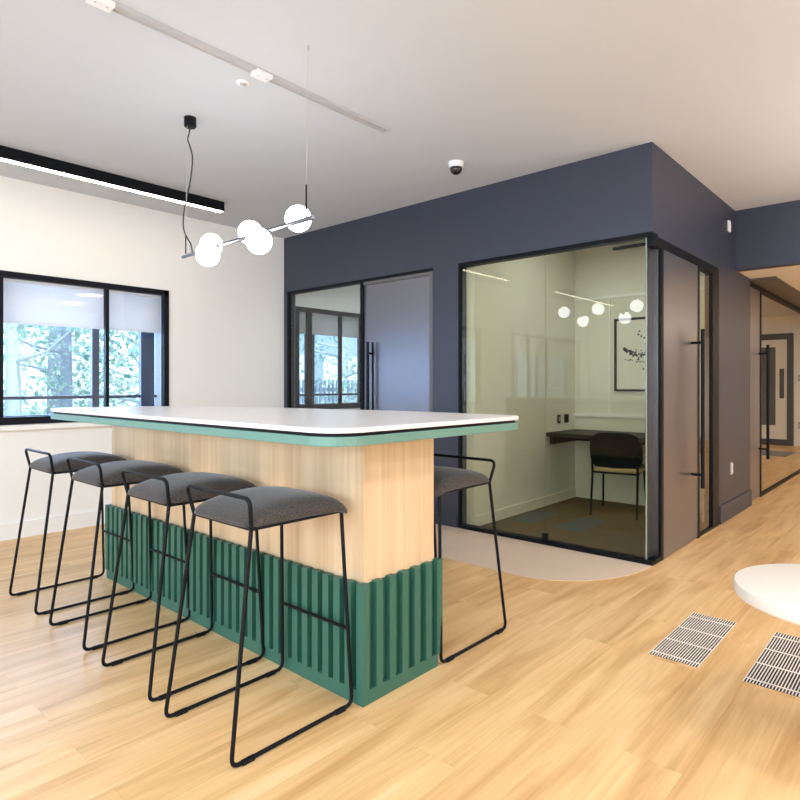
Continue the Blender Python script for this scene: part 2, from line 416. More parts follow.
def window(name, y0, y1, z0, z1, inner, outer, label, blind_z, blind_label, trans_z=1.112):
    w = struct_empty(name, label, 'window', (XW, (y0 + y1) / 2, z0))
    cy = (y0 + y1) / 2
    f = 0.048
    def LB(x0, x1, a, b, c, d): return (x0, x1, a - cy, b - cy, c - z0, d - z0)
    fr = boxes('window_frame', [LB(-0.05, 0.012, y0, y1, z0, z0 + f + .012), LB(-0.05, 0.012, y0, y1, z1 - f, z1), LB(-0.05, 0.012, y0, y0 + f, z0, z1), LB(-0.05, 0.012, y1 - f, y1, z0, z1)], M['frame'], w)
    for ym, hw in inner:
        boxes('mullion', [LB(-0.042, 0.004, ym - hw, ym + hw, z0 + f, z1 - f)], M['frame'], w)
    ys = [y0 + f] + [m_ for m_, _ in inner] + [y1 - f]
    for a, b in zip(ys, ys[1:]):
        boxes('pane', [LB(-0.028, -0.022, a, b, z0 + f, z1 - f)], M['pane'], w)
    # outer window deeper in the reveal
    xo = -0.225
    boxes('outer_frame', [LB(xo - 0.05, xo, y0, y1, z0, z0 + 0.06), LB(xo - 0.05, xo, y0, y1, z1 - 0.06, z1), LB(xo - 0.05, xo, y1 - 0.16, y1 - 0.03, z0, z1), LB(xo - 0.05, xo, y0, y0 + .08, z0, z1)] +
          [LB(xo - 0.05, xo, ym - hw, ym + hw, z0, z1) for ym, hw in outer] +
          [LB(xo - 0.045, xo + 0.005, y0, y1, trans_z - 0.013, trans_z + 0.013)], M['frame_out'], w)
    ys = [y0 + .08] + [m_ for m_, _ in outer] + [y1 - .16]
    for a, b in zip(ys, ys[1:]):
        boxes('outer_pane', [LB(xo - 0.03, xo - 0.024, a, b, z0 + .06, z1 - .06)], M['pane'], w)
    # reveal lining
    boxes('reveal', [LB(-WT + 0.002, -0.05, y0 - .0, y1, z0 - .0, z0 + 0.008), LB(-WT + 0.002, -0.05, y1 - 0.008, y1, z0, z1), LB(-WT + 0.002, -0.05, y0, y0 + .008, z0, z1)], M['reveal'], w)
    # roller blind between the two layers
    bl = thing('roller_blind', blind_label, 'blind', (XW - 0.10, cy, blind_z))
    bm = bmesh.new(); box(bm, -0.0015, 0.0015, y0 + .03 - cy, y1 - .03 - cy, 0, z1 - .04 - blind_z); obj('fabric', bm, M['blind'], bl)
    boxes('bottom_bar', [(-0.008, 0.008, y0 + .03 - cy, y1 - .03 - cy, -0.018, 0.004)], M['blind'], bl, bev=0.003)
    bm = bmesh.new(); tube(bm, [(0, y0 + .02 - cy, z1 - .045 - blind_z), (0, y1 - .02 - cy, z1 - .045 - blind_z)], 0.022, 12); obj('roller_tube', bm, M['white_plastic'], bl, smooth=0.6)
    return w

window('window_1', *wins[0], [(1.43, 0.020), (2.245, 0.015)], [(1.45, 0.05), (2.235, 0.03)], 'wide black framed double window left of the bar table', 1.735, 'white roller blind pulled halfway down behind the wide left window')
window('window_2', *wins[1], [(-1.85, 0.02), (-1.2, 0.02)], [(-1.9, 0.03), (-1.15, .03)], 'black framed window beside the camera on the white wall', 1.77, 'white roller blind in the window beside the camera')
window('window_3', *wins[2], [(4.54, 0.03), (5.03, 0.014), (5.40, 0.03)], [(4.74, 0.06), (5.6, .03)], 'black framed window seen through the small glazed room', 1.84, 'white roller blind lowered in the window of the small glazed room', 1.10)

# ------------------------------------------------------------------ glazed rooms
A0, A1 = -5.43, -3.356     # left opening (glass + sliding door)
P0 = -3.072                # booth pane starts
HZ = 2.255
T = 0.11
struct('wall_front', [(XW, XR, YF, YF + T, HZ, CZ), (XW, A0, YF, YF + T, 0, HZ), (A1, P0, YF, YF + T, 0, HZ)], M['navy'], 'navy painted front wall of the glazed rooms', 'wall')
struct('wall_side', [(XR - T, XR, YF + T, 6.94, 2.235, CZ), (XR - T, XR, 5.77, 6.94, 0, 2.235), (XR - T, XR - .035, 6.94, EY, 2.30, CZ)], M['navy'], 'navy painted corridor side of the glazed rooms', 'wall')
struct('wall_partition', [(A1 - 0.02, -2.99, YF + T, YB, 0, CZ - 0.1)], M['cream'], 'cream wall between the two glazed rooms', 'wall')
struct('wall_booth', [(XW, XR - T, YB, YB + 0.12, 0, CZ)], M['cream'], 'cream panelled back wall inside the glass booth', 'wall')
struct('wall_lining', [(XR - T - 0.02, XR - T, 5.77, YB, 0, CZ - .1)], M['cream'])
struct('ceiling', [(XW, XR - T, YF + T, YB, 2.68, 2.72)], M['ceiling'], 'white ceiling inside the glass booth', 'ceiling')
struct('baseboard_front', [(A1, P0 - .02, YF - 0.012, YF, 0, 0.10)], M['navy'], bev=0.003)
struct('baseboard_side', [(XR, XR + 0.014, 5.80, 6.94, 0, 0.16), (XR - .03, XR + 0.014, 6.93, 6.945, 0, 0.16)], M['navy'], bev=0.002)
struct('baseboard_booth', [(-2.99, -2.972, YF + T, YB, 0, 0.10), (-2.99, XR - T, YB - 0.018, YB, 0, 0.10)], M['cream'], bev=0.004)
struct('trim_2', [(-2.99, XR - T - .02, YB - 0.022, YB, 2.125, 2.155), (-2.99, XR - T - .02, YB - 0.022, YB, 0.885, 0.915), (-2.607, -2.593, YB - 0.014, YB, 0.915, 2.125)], M['wall'], 'pale wall mouldings above the booth desk', 'trim')


# window_4 : big pane of the booth on the facade
g = struct_empty('window_4', 'large tinted glass pane on the front of the booth', 'glass pane')
boxes('window_frame', [(P0 - .004, P0 + 0.012, YF - 0.006, YF + 0.03, 0, HZ), (P0 + .012, XR + .002, YF - 0.006, YF + 0.07, HZ - 0.03, HZ), (P0 + .012, XR + .002, YF - 0.006, YF + 0.07, 0, 0.032)], M['black'], g)
boxes('pane', [(P0 + .012, -2.272, YF + 0.015, YF + 0.027, .032, HZ - .03)], M['pod_glass'], g)
boxes('pane', [(-2.268, XR - 0.046, YF + 0.015, YF + 0.027, .032, HZ - .03)], M['pod_glass'], g)
boxes('joint_clip', [(-2.290, -2.250, YF + 0.008, YF + 0.034, .032, .085)], M['black'], g)
boxes('glass_edge', [(XR - 0.049, XR - 0.044, YF + 0.014, YF + 0.028, .032, HZ - .03)], M['edge_glass'], g)
# window_5 : return pane beside the booth door
g = struct_empty('window_5', 'narrow satin metal jamb at the booth corner beside its door', 'jamb')
boxes('window_frame', [(XR - .05, XR + .004, YF + .028, 5.77, 2.165, 2.235), (XR - .058, XR + .004, YF + .03, 4.33, 0, 0.032), (XR - .06, XR + .006, 4.33, 4.375, .0, 2.165)], M['black'], g)
boxes('jamb', [(XR - 0.058, XR - 0.046, YF + .03, 4.33, .032, 2.165), (XR - .046, XR - .014, 4.322, 4.33, .032, 2.165)], M['satin'], g)

def pull_handle(parent, pts_bar, stand, r=0.0145):
    bm = bmesh.new(); tube(bm, pts_bar, r, 10); h = obj('pull_handle', bm, M['black'], parent, smooth=0.7)
    for s in stand:
        bm = bmesh.new(); tube(bm, s, 0.010, 8); obj('standoff', bm, M['black'], h, smooth=0.7)
    return h

# door_1 : left sliding door with glass sidelight
g = struct_empty('window_6', 'clear glass pane left of the slate sliding door', 'glass pane')
boxes('window_frame', [(A0, A0 + .03, YF - .006, YF + .07, 0, HZ), (A0 + .03, A1, YF - .006, YF + .07, HZ - .028, HZ), (A0 + .03, -4.26, YF - .006, YF + .07, 0, .03), (-4.27, -4.235, YF - .006, YF + .07, .03, HZ - .028)], M['black'], g)
boxes('pane', [(A0 + .03, -4.81, YF + .012, YF + .022, .03, HZ - .028)], M['pane'], g)
boxes('pane', [(-4.807, -4.27, YF + .012, YF + .022, .03, HZ - .028)], M['pane'], g)
d = struct_empty('door_1', 'slate lacquered sliding door left of the booth pane', 'door', (-3.8, YF + .03, 0))
boxes('panel', [(-.435, .40, -.015, .025, .012, HZ - .06)], M['door'], d)
boxes('door_frame', [(.402, .44, -.03, .035, 0, HZ - .028), (-.436, .402, -.028, .035, HZ - .058, HZ - .028)], M['navy_light'], d)
pull_handle(d, [(-.315, -.085, .44), (-.315, -.085, 1.635)], [[(-.315, -.085, z), (-.315, -.014, z)] for z in (.54, 1.525)])
boxes('handle_strip', [(-.325, -.305, -.021, -.015, .44, 1.635)], M['black'], d)  # thin black strip on the panel, added as a second handle line

# door_2 : booth door on the corridor side
d = struct_empty('door_2', 'slate booth door with long black pull facing the corridor', 'door', (XR, 4.76, 0))
boxes('panel', [(-.03, .006, -.384, .40, .01, 2.165)], M['door'], d)
boxes('door_frame', [(-.04, .010, .40, .44, 0, 2.165)], M['black'], d)
pull_handle(d, [(.088, .235, .428), (.088, .235, 1.648)], [[(.088, .235, z), (.004, .235, z)] for z in (.53, 1.545)])
g = struct_empty('window_7', 'narrow glass strip between the booth door and the navy wall', 'glass pane')
boxes('window_frame', [(XR - .05, XR + .006, 5.59, 5.775, 0, 2.165), (XR - .05, XR + .004, 5.20, 5.59, 0, .02)], M['black'], g)
boxes('pane', [(XR - 0.02, XR - 0.01, 5.20, 5.59, .02, 2.165)], M['pod_glass'], g)
# corridor glazing
XG = XR - .03
d = struct_empty('door_3', 'slate sliding door with black pull further along the corridor', 'door', (XG, 7.24, 0))
boxes('panel', [(-.03, 0.0, -.29, .29, .01, 2.26)], M['door'], d)
boxes('door_frame', [(-.035, .008, .29, .33, 0, 2.26)], M['black'], d)
pull_handle(d, [(.085, .235, .424), (.085, .235, 1.652)], [[(.085, .235, z), (-.002, .235, z)] for z in (.53, 1.56)])
g = struct_empty('window_8', 'long glass wall along the corridor beyond the navy beam', 'glass pane')
boxes('window_frame', [(XG - .04, XG + .012, 6.945, 14.5, 2.24, 2.30), (XG - .04, XG + .008, 7.57, 14.5, 0, .02)], M['black'], g)
for a, b in ((7.57, 9.42), (9.425, 11.9), (11.905, 14.4)):
    boxes('pane', [(XG - .022, XG - .012, a, b, .02, 2.24)], M['corridor_glass'], g)

# the room behind the corridor glazing: end wall with a white door
struct('wall_room', [(XW, XR - .06, 14.3, 14.4, 0, CZ), (-4.6, -4.5, YB + .12, 14.3, 0, CZ)], M['wall'], 'pale end wall behind the corridor glazing', 'wall')
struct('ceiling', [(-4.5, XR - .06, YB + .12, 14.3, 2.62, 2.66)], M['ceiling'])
d = struct_empty('door_4', 'white door with dark vision panel seen through the corridor glass', 'door', (-2.6, 14.3, 0))
boxes('door_frame', [(.25, .36, -.05, 0, 0, 2.26), (-.75, .25, -.05, 0, 2.14, 2.26), (-.75, -.64, -.05, 0, 0, 2.14), (-.64, .25, -.045, 0, 0, .12)], M['slate_frame'], d)
boxes('panel', [(-.64, .25, -.03, 0, .12, 2.14)], M['door_white'], d)
boxes('vision_panel', [(-.36, .05, -.035, -.03, .40, 1.99)], M['smoke_glass'], d)
boxes('push_plate', [(.12, .20, -.037, -.03, .95, 1.55)], M['slate_frame'], d)
for i, (z, lab) in enumerate(((1.36, 'upper grey switch plate on the pale wall beside the far door'), (.42, 'lower grey socket plate on the pale wall beside the far door'))):
    t = thing('wall_switch', lab, 'switch', (-2.12, 14.3, z))
    boxes('plate', [(-.045, .045, -.012, 0, -.065, .065)], M['grey_plastic'], t, bev=.003)
    boxes('rocker', [(-.02, .02, -.018, -.012, -.03, .03)], M['white_plastic'], t)
o = boxes('door_mat', [(-.36, .36, -.42, .42, 0, .012)], M['mat'], None, bev=.004); o.location = (-2.35, 12.45, 0.0)
tag(o, 'grey mat lying on the wood floor before the far white door', 'mat')

# ------------------------------------------------------------------ bar table
def round_poly(pts, rads, n=10):
    out = []
    m = len(pts)
    for i in range(m):
        a, b, c = Vector(pts[i - 1]), Vector(pts[i]), Vector(pts[(i + 1) % m])
        r = rads[i]
        if r == 0: out.append((b.x, b.y)); continue
        d1 = (a - b).normalized(); d2 = (c - b).normalized()
        ang = d1.angle(d2); l = r / math.tan(ang / 2)
        l = min(l, (a - b).length * .49, (c - b).length * .49)
        p, q = b + d1 * l, b + d2 * l
        for k in range(n + 1):
            t = k / n; v = p * (1 - t) ** 2 + b * 2 * t * (1 - t) + q * t * t
            out.append((v.x, v.y))
    return out

bt = thing('bar_table', 'tall bar table with white top, oak body and ribbed green base', 'table', (-2.805, 1.847, 0))
ox, oy = -2.805, 1.847
TOP = 1.075
base_poly = [(-4.20, 1.325), (-1.475, 1.325), (-1.475, 2.53), (-2.3, 2.53), (-3.3, 2.33), (-4.08, 1.93)]
def inset(d):
    cx, cy = -2.8, 1.9
    return [(x - math.copysign(d, x - cx), y - math.copysign(d, y - cy)) for x, y in base_poly]
def top_layer(name, d, z0, z1, mat, lab, bev):
    pp = round_poly([(x - ox, y - oy) for x, y in inset(d)], [0.14, 0.16, 0.10, .6, .6, 0.25])
    bm = bmesh.new(); prism(bm, pp, z0, z1)
    o = obj(name, bm, mat, bt, bevel=bev)
    o['label'] = lab
    return o
top_layer('tabletop', 0.0, TOP - .018, TOP, M['white_top'], 'white laminate worktop', .002)
top_layer('shadow_gap', 0.010, TOP - .030, TOP - .018, M['black'], 'thin black recess', 0)
top_layer('underlayer', 0.0, TOP - .063, TOP - .030, M['sage'], 'sage green lower edge', .002)
boxes('body', [(-3.938 - ox, -1.658 - ox, 1.638 - oy, 2.064 - oy, 0.45, TOP - .063)], M['oak'], bt)
bt.children[-1]['label'] = 'oak veneered body'
bm = bmesh.new()
bx0, bx1, by0, by1 = -3.925 - ox, -1.655 - ox, 1.628 - oy, 2.062 - oy
box(bm, bx0, bx1, by0, by1, 0.0, 0.455)
BD = 0.027
nb = 36
p = (bx1 - bx0 + 2 * BD - 0.036) / (nb - 1)
for k in range(nb):
    x = bx0 - BD + k * p
    for ya, yb in ((by0 - BD, by0), (by1, by1 + BD)):
        box(bm, x, x + 0.036, ya, yb, 0.0 if False else 0.055, 0.462)
n2 = 7
p2 = (by1 - by0 + 2 * BD - 0.036) / (n2 - 1)
for k in range(n2):
    y = by0 - BD + k * p2
    for xa, xb in ((bx0 - BD, bx0), (bx1, bx1 + BD)):
        if 0 < k < n2 - 1: box(bm, xa, xb, y, y + 0.036, 0.055, 0.462)
        else: box(bm, xa, xb, max(y, by0) if k == 0 else y, y + .036 if k == 0 else min(y + .036, by1), 0.055, .462)
box(bm, bx0 - .021, bx1 + .021, by0 - .021, by1 + .001, 0.0, 0.055)
o = obj('plinth', bm, M['green'], bt); o['label'] = 'bottle green base with vertical battens'

# ------------------------------------------------------------------ bar stools
def seat_mesh():
    bm = bmesh.new(); nx, ny = 20, 22
    hw = 0.200; y0, y1 = -0.180, 0.276
    def prof(y):   # bottom and top height of the pad at depth y
        t = (y - y0) / (y1 - y0)
        bot = 0.739 + (0.002 * math.sin(PI * min(1, t * 1.1)))
        top = 0.775 + 0.040 * math.sin(PI * min(1, max(0, t * 0.86 + 0.06)))
        if t > .80:
            q = (t - .80) / .20; bot -= 0.026 * q * q; top -= 0.022 * q * q
        return bot, top
    gt, gb = [], []
    for j in range(ny + 1):
        v = -1 + 2 * j / ny; rowt, rowb = [], []
        for i in range(nx + 1):
            u = -1 + 2 * i / nx
            # concentrate samples at the rim
            uu = math.sin(u * PI / 2); vv = math.sin(v * PI / 2)
            # rounded plan
            n = 10.0
            s = max(abs(uu), abs(vv)); rr = (abs(uu) ** n + abs(vv) ** n) ** (1 / n)
            k = s / rr if rr > 0 else 1
            x = uu * k * hw * (1.0 + 0.035 * vv); y = (y0 + y1) / 2 + vv * k * (y1 - y0) / 2
            b, t = prof(y); mid = b + (t - b) * 0.22
            f = (max(0.0, 1 - s ** 7)) ** 0.42
            crown = 0.006 * (1 - uu * uu)
            rowt.append(bm.verts.new((x, y, mid + (t - mid + crown) * f)))
            rowb.append(bm.verts.new((x, y, mid - (mid - b) * f)) if s < 0.9999 else rowt[-1])
        gt.append(rowt); gb.append(rowb)
    for j in range(ny):
        for i in range(nx):
            bm.faces.new((gt[j][i], gt[j][i + 1], gt[j + 1][i + 1], gt[j + 1][i]))
            q = []
            for v in (gb[j][i], gb[j + 1][i], gb[j + 1][i + 1], gb[j][i + 1]):
                if v not in q: q.append(v)
            if len(q) >= 3 and set(q) != {gt[j][i], gt[j][i + 1], gt[j + 1][i + 1], gt[j + 1][i]}: bm.faces.new(q)
    return bm

R_ = 0.0074
def make_stool(label, loc, rz, group):
    t = thing('bar_stool', label, 'stool', loc, rz, group)
    st = obj('seat', seat_mesh(), M['felt'], t, smooth=True); st['label'] = 'grey felt seat pad'
    for s in (-1, 1):
        bm = bmesh.new()
        tube(bm, [(s * .182, -.165, .742), (s * .215, -.262, R_ + .002), (s * .215, .262, R_ + .002), (s * .185, .235, .742)], R_, 8, fr=0.032)
        obj('sled_leg', bm, M['black'], t, smooth=0.9)
        for y in (-.20, .20):
            bm = bmesh.new(); tube(bm, [(s * .215, y - .022, R_), (s * .215, y + .022, R_)], .0105, 8)
            for v in bm.verts: v.co.z = max(v.co.z, 0.0005)
            obj('glide', bm, M['black'], t)
    bm = bmesh.new(); tube(bm, [(-.182, -.165, .742), (.182, -.165, .742), (.185, .24, .742), (-.185, .24, .742), (-.182, -.165, .742)], .007, 8, fr=.012)
    obj('seat_frame', bm, M['black'], t, smooth=0.9)
    bm = bmesh.new(); tube(bm, [(-.182, -.165, .742), (-.205, -.185, .848), (.205, -.185, .848), (.182, -.165, .742)], R_, 8, fr=.035)
    obj('back_rail', bm, M['black'], t, smooth=0.9)
    bm = bmesh.new(); tube(bm, [(-.204, .252, .295), (.204, .252, .295)], .007, 8)
    obj('foot_rail', bm, M['black'], t, smooth=0.9)
    return t
SG = 'grey bar stools around the tall table'
s0 = make_stool('nearest grey felt bar stool, at the front corner of the green base', (-1.888, 1.325, 0), 0, SG)
dup(s0, (-2.472, 1.338, 0), 0, 'second nearest bar stool in the front row, between nearest stool and third')
dup(s0, (-3.127, 1.345, 0), 0, 'third bar stool along the front row, second from the window')
dup(s0, (-3.772, 1.345, 0), 0, 'farthest bar stool of the front row, closest to the window')
dup(s0, (-1.842, 2.338, 0), PI, 'lone bar stool behind the table, facing the glass booth pane')

# ------------------------------------------------------------------ pendant lamp
PY, PZ = 1.868, 2.012
pl = thing('pendant_lamp', 'black bar pendant with five white globes above the bar table', 'lamp', (-2.87, PY, CZ))
def P(x, y, z): return (x + 2.87, y - PY, z - CZ)
bm = bmesh.new(); tube(bm, [P(-3.470, PY, PZ - .006), P(-2.236, PY, PZ + .008)], .011, 12); obj('bar', bm, M['chrome'], pl, smooth=0.7)
gl = [(-3.25, 1.931, 2.056), (-2.845, 1.929, 2.060), (-2.420, 1.924, 2.058), (-3.077, 1.806, 1.954), (-2.592, 1.810, 1.952)]
for x, y, z in gl:
    bm = bmesh.new(); bmesh.ops.create_uvsphere(bm, u_segments=28, v_segments=18, radius=.066)
    for v in bm.verts: v.co += Vector(P(x, y, z))
    g = obj('globe', bm, M['globe'], pl, smooth=True); g['label'] = 'glowing white glass globe'
    bm = bmesh.new(); tube(bm, [P(x, PY + .2 * (y - PY), PZ + .2 * (z - PZ)), P(x, PY + .45 * (y - PY), PZ + .45 * (z - PZ))], .016, 12); obj('collar', bm, M['chrome'], g, smooth=0.7)
for x in (-3.435, -2.288):
    bm = bmesh.new(); tube(bm, [P(x, PY, PZ), P(x, PY, PZ + (.125 if x < -3 else .175))], .004, 8); obj('stem', bm, M['black'], pl, smooth=0.9)
    bm = bmesh.new(); tube(bm, [P(x, PY, PZ + .1), P(x, PY + .01, CZ)], .0012, 6); obj('suspension_wire', bm, M['steel'], pl)
bm = bmesh.new(); lathe(bm, [(.004, CZ - .022), (.0055, CZ - .016), (.0055, CZ)], 0, 0, 12)
for v in bm.verts: v.co += Vector((-2.288 + 2.87, .01, -CZ))
obj('ceiling_hook', bm, M['steel'], pl, smooth=0.7)
bm = bmesh.new(); lathe(bm, [(.030, CZ - .06), (.036, CZ - .054), (.036, CZ)], 0, 0, 28)
for v in bm.verts: v.co += Vector((-3.44 + 2.87, 1.90 - PY, -CZ))
obj('canopy', bm, M['black'], pl, smooth=0.6)
TH = math.atan2(544, 605)
cab = [(-3.44, 1.90, 2.80), (-3.455, 1.90, 2.765), (-3.47, 1.90, 2.735), (-3.445, 1.90, 2.69), (-3.415, 1.90, 2.62), (-3.42, 1.90, 2.54), (-3.45, 1.90, 2.44), (-3.49, 1.895, 2.34), (-3.505, 1.89, 2.25), (-3.49, 1.885, 2.18), (-3.44, 1.88, 2.12), (-3.39, 1.875, 2.075), (-3.365, 1.87, 2.035), (-3.355, PY, PZ)]
# smooth the cable with Catmull-Rom
cc = []
for i in range(len(cab) - 1):
    p0, p1, p2_, p3 = [Vector(cab[max(0, min(len(cab) - 1, i + k))]) for k in (-1, 0, 1, 2)]
    for s in range(5):
        t = s / 5
        cc.append(0.5 * ((2 * p1) + (p2_ - p0) * t + (2 * p0 - 5 * p1 + 4 * p2_ - p3) * t * t + (3 * p1 - p0 - 3 * p2_ + p3) * t ** 3))
cc.append(Vector(cab[-1]))
bm = bmesh.new(); tube(bm, [P(*c) for c in cc], .0042, 8); obj('cable', bm, M['cable'], pl, smooth=0.9)

# ------------------------------------------------------------------ linear ceiling lamps
def linear_lamp(x, y0, y1, label):
    t = thing('linear_lamp', label, 'lamp', (x, (y0 + y1) / 2, CZ), 0, 'black linear ceiling lamps'); h = (y1 - y0) / 2
    bm = bmesh.new()
    box(bm, -.035, .035, -h, h, -.062, 0); box(bm, -.035, -.030, -h, h, -.085, -.062); box(bm, .030, .035, -h, h, -.085, -.062)
    box(bm, -.035, .035, -h, -h + .005, -.085, -.062); box(bm, -.035, .035, h - .005, h, -.085, -.062)
    obj('housing', bm, M['black'], t)
    d = boxes('diffuser', [(-.0295, .0295, -h + .006, h - .006, -.086, -.066)], M['strip'], t); d['label'] = 'warm glowing diffuser strip'
linear_lamp(-4.83, .58, 2.98, 'black linear ceiling lamp glowing above the left window')
linear_lamp(-4.83, -3.27, -.87, 'black linear ceiling lamp beside the camera, mirrored in the booth glass')
linear_lamp(1.2, -2.2, 0.2, 'unseen black linear ceiling lamp added behind the camera')  # out of view; added to brighten the room from behind

# ------------------------------------------------------------------ ceiling bits
t = thing('lighting_track', 'white lighting track on the ceiling above the bar table', 'track', (-2.662, 1.2, CZ))
bm = bmesh.new(); box(bm, -.028, -.020, -1.6, 1.64, -.016, 0); box(bm, .020, .028, -1.6, 1.64, -.016, 0); box(bm, -.020, .020, -1.6, 1.64, -.008, 0)
obj('rail', bm, M['track'], t)
for y in (.675, -.14):
    a = boxes('adapter', [(-.032, .032, y - .05, y + .05, -.028, -.004)], M['white_plastic'], t, bev=.004)
    for yy in (y - .025, y + .025):
        bm = bmesh.new(); lathe(bm, [(.004, -.0295), (.004, -.027)], .006, yy, 10); obj('screw', bm, M['grey_plastic'], a)
t = thing('smoke_detector', 'small round white smoke detector beside the ceiling track', 'smoke detector', (-2.827, 1.871, CZ))
bm = bmesh.new(); lathe(bm, [(.030, -.008), (.035, -.005), (.036, 0)], 0, 0, 32); obj('body', bm, M['white_plastic'], t, smooth=0.6)
bm = bmesh.new(); lathe(bm, [(.010, -.014), (.017, -.011), (.019, -.008)], 0, 0, 24); obj('sensor_cap', bm, M['grey_plastic'], t, smooth=0.6)
t = thing('security_camera', 'white ceiling camera with black dome in front of the navy wall', 'camera', (-2.677, 3.596, CZ))
bm = bmesh.new(); lathe(bm, [(.050, -.040), (.056, -.034), (.058, 0)], 0, 0, 36); obj('housing', bm, M['white_plastic'], t, smooth=0.6)
bm = bmesh.new(); lathe(bm, [(0, -.088), (.018, -.084), (.034, -.074), (.044, -.058), (.047, -.040)], 0, 0, 32); obj('dome', bm, M['dome'], t, smooth=True)
bm = bmesh.new(); lathe(bm, [(.012, -.0895), (.014, -.086), (.012, -.082)], .006, -.006, 16); obj('lens', bm, M['black'], t, smooth=0.7)

t = thing('motion_sensor', 'small white sensor high on the navy wall below the ceiling', 'sensor', (XR, 6.10, 2.665))
boxes('body', [(0, .016, -.030, .030, -.05, .05)], M['white_plastic'], t, bev=.004)
boxes('lens', [(.016, .020, -.018, .018, -.035, .01)], M['white_plastic'], t, bev=.002)
t = thing('wall_socket', 'pale power socket low on the navy corridor wall', 'socket', (XR, 6.20, .45))
boxes('plate', [(0, .010, -.03, .03, -.055, .055)], M['steel'], t, bev=.003)
for z in (-.025, .025): boxes('outlet', [(.010, .013, -.018, .018, z - .018, z + .018)], M['white_plastic'], t)

# ------------------------------------------------------------------ floor grilles
def grille(x0, label):
    y0, y1 = 2.80, 3.46; w = .205
    t = thing('floor_grille', label, 'grille', (x0 + w / 2, (y0 + y1) / 2, 0.0), 0, 'metal floor grilles in the oak floor'); h = (y1 - y0) / 2
    boxes('slot_backing', [(-w / 2, w / 2, -h, h, .0002, .0012)], M['slot_shade'], t)  # flat dark sheet standing in for the shade between the slats
    bm = bmesh.new(); n = 19
    for k in range(n):
        x = -w / 2 + (w) * k / (n - 1)
        box(bm, x - .0021, x + .0021, -h, h, .0012, .0034)
    obj('slats', bm, M['grille'], t)
    for f in (.06, .34, .62, .90): boxes('crossbar', [(-w / 2, w / 2, -h + 2 * h * f - .004, -h + 2 * h * f + .004, .0012, .0032)], M['grille'], t)
grille(-.996, 'left metal floor grille, wholly clear of the white round table')
grille(-.615, 'right metal floor grille, cut by the edge below the white round table')

# ------------------------------------------------------------------ round side table
t = thing('round_table', 'low white round table at the right edge', 'table', (-.257, 2.603, 0))
bm = bmesh.new(); lathe(bm, [(.333, .455), (.338, .459), (.340, .466), (.340, .492), (.337, .498), (.331, .50)], 0, 0, 72); obj('tabletop', bm, M['white_table'], t, smooth=0.5)
bm = bmesh.new(); lathe(bm, [(.025, .012), (.025, .440), (.09, .446), (.09, .455)], 0, 0, 24); obj('pedestal', bm, M['white_plastic'], t, smooth=0.6)
bm = bmesh.new(); lathe(bm, [(.13, 0.0), (.13, .008), (.03, .014)], 0, 0, 40); obj('base', bm, M['white_plastic'], t, smooth=0.6)

# ------------------------------------------------------------------ booth furniture
t = thing('desk', 'dark wall-hung desk inside the glass booth', 'desk', (-2.29, 5.86, 0))
boxes('desktop', [(-.70, .698, -.33, .318, .70, .74)], M['desk'], t, bev=.003)
boxes('bracket', [(-.70, -.66, -.25, .318, .62, .70)], M['desk'], t)
boxes('bracket', [(.655, .695, -.25, .318, .62, .70)], M['desk'], t)
boxes('wall_rail', [(-.66, .655, .29, .318, .62, .70)], M['desk'], t)
ch = thing('office_chair', 'black chair with tan seat tucked under the booth desk', 'chair', (-2.30, 5.68, .006), math.radians(11))
bm = bmesh.new()
nx, ny = 14, 10
def back_pt(u, v, off):
    # rounded shell, wider low, curved around the sitter
    hw = .235 - .022 * max(0, v) ** 2 ; n = 4.0
    s = max(abs(u), abs(v)); rr = (abs(u) ** n + abs(v) ** n) ** (1 / n); k = s / rr if rr else 1
    x = u * k * hw; z = .60 + v * k * .175
    y = -.225 + .06 * u * u * k - .035 * v + off
    return (x, y, z)
F1 = [[bm.verts.new(back_pt(-1 + 2 * i / nx, -1 + 2 * j / ny, 0)) for i in range(nx + 1)] for j in range(ny + 1)]
F2 = [[bm.verts.new(back_pt(-1 + 2 * i / nx, -1 + 2 * j / ny, .022)) for i in range(nx + 1)] for j in range(ny + 1)]
for j in range(ny):
    for i in range(nx):
        bm.faces.new((F1[j][i], F1[j][i + 1], F1[j + 1][i + 1], F1[j + 1][i])); bm.faces.new((F2[j][i], F2[j + 1][i], F2[j + 1][i + 1], F2[j][i + 1]))
rim = [(0, i) for i in range(nx)] + [(j, nx) for j in range(ny)] + [(ny, i) for i in range(nx, 0, -1)] + [(j, 0) for j in range(ny, 0, -1)]
for a, b in zip(rim, rim[1:] + rim[:1]): bm.faces.new((F1[a[0]][a[1]], F2[a[0]][a[1]], F2[b[0]][b[1]], F1[b[0]][b[1]]))
obj('backrest', bm, M['chair_black'], ch, smooth=0.8)
bm = bmesh.new(); prism(bm, round_poly([(-.215, -.20), (.215, -.20), (.23, .25), (-.23, .25)], [.08] * 4), .405, .445)
o = obj('seat', bm, M['tan'], ch, bevel=.012); o['label'] = 'tan upholstered seat'
for s in (-1, 1):
    bm = bmesh.new(); tube(bm, [(s * .205, -.27, 0), (s * .20, -.20, .40), (s * .20, -.222, .52)], .0105, 8, fr=.03); obj('leg', bm, M['chair_black'], ch, smooth=0.8)
    bm = bmesh.new(); tube(bm, [(s * .205, .26, 0), (s * .19, .20, .40)], .0105, 8); obj('leg', bm, M['chair_black'], ch, smooth=0.8)
bm = bmesh.new(); tube(bm, [(-.20, -.20, .398), (.20, -.20, .398), (.19, .20, .398), (-.19, .20, .398), (-.20, -.20, .398)], .009, 8, fr=.03); obj('seat_frame', bm, M['chair_black'], ch, smooth=0.8)

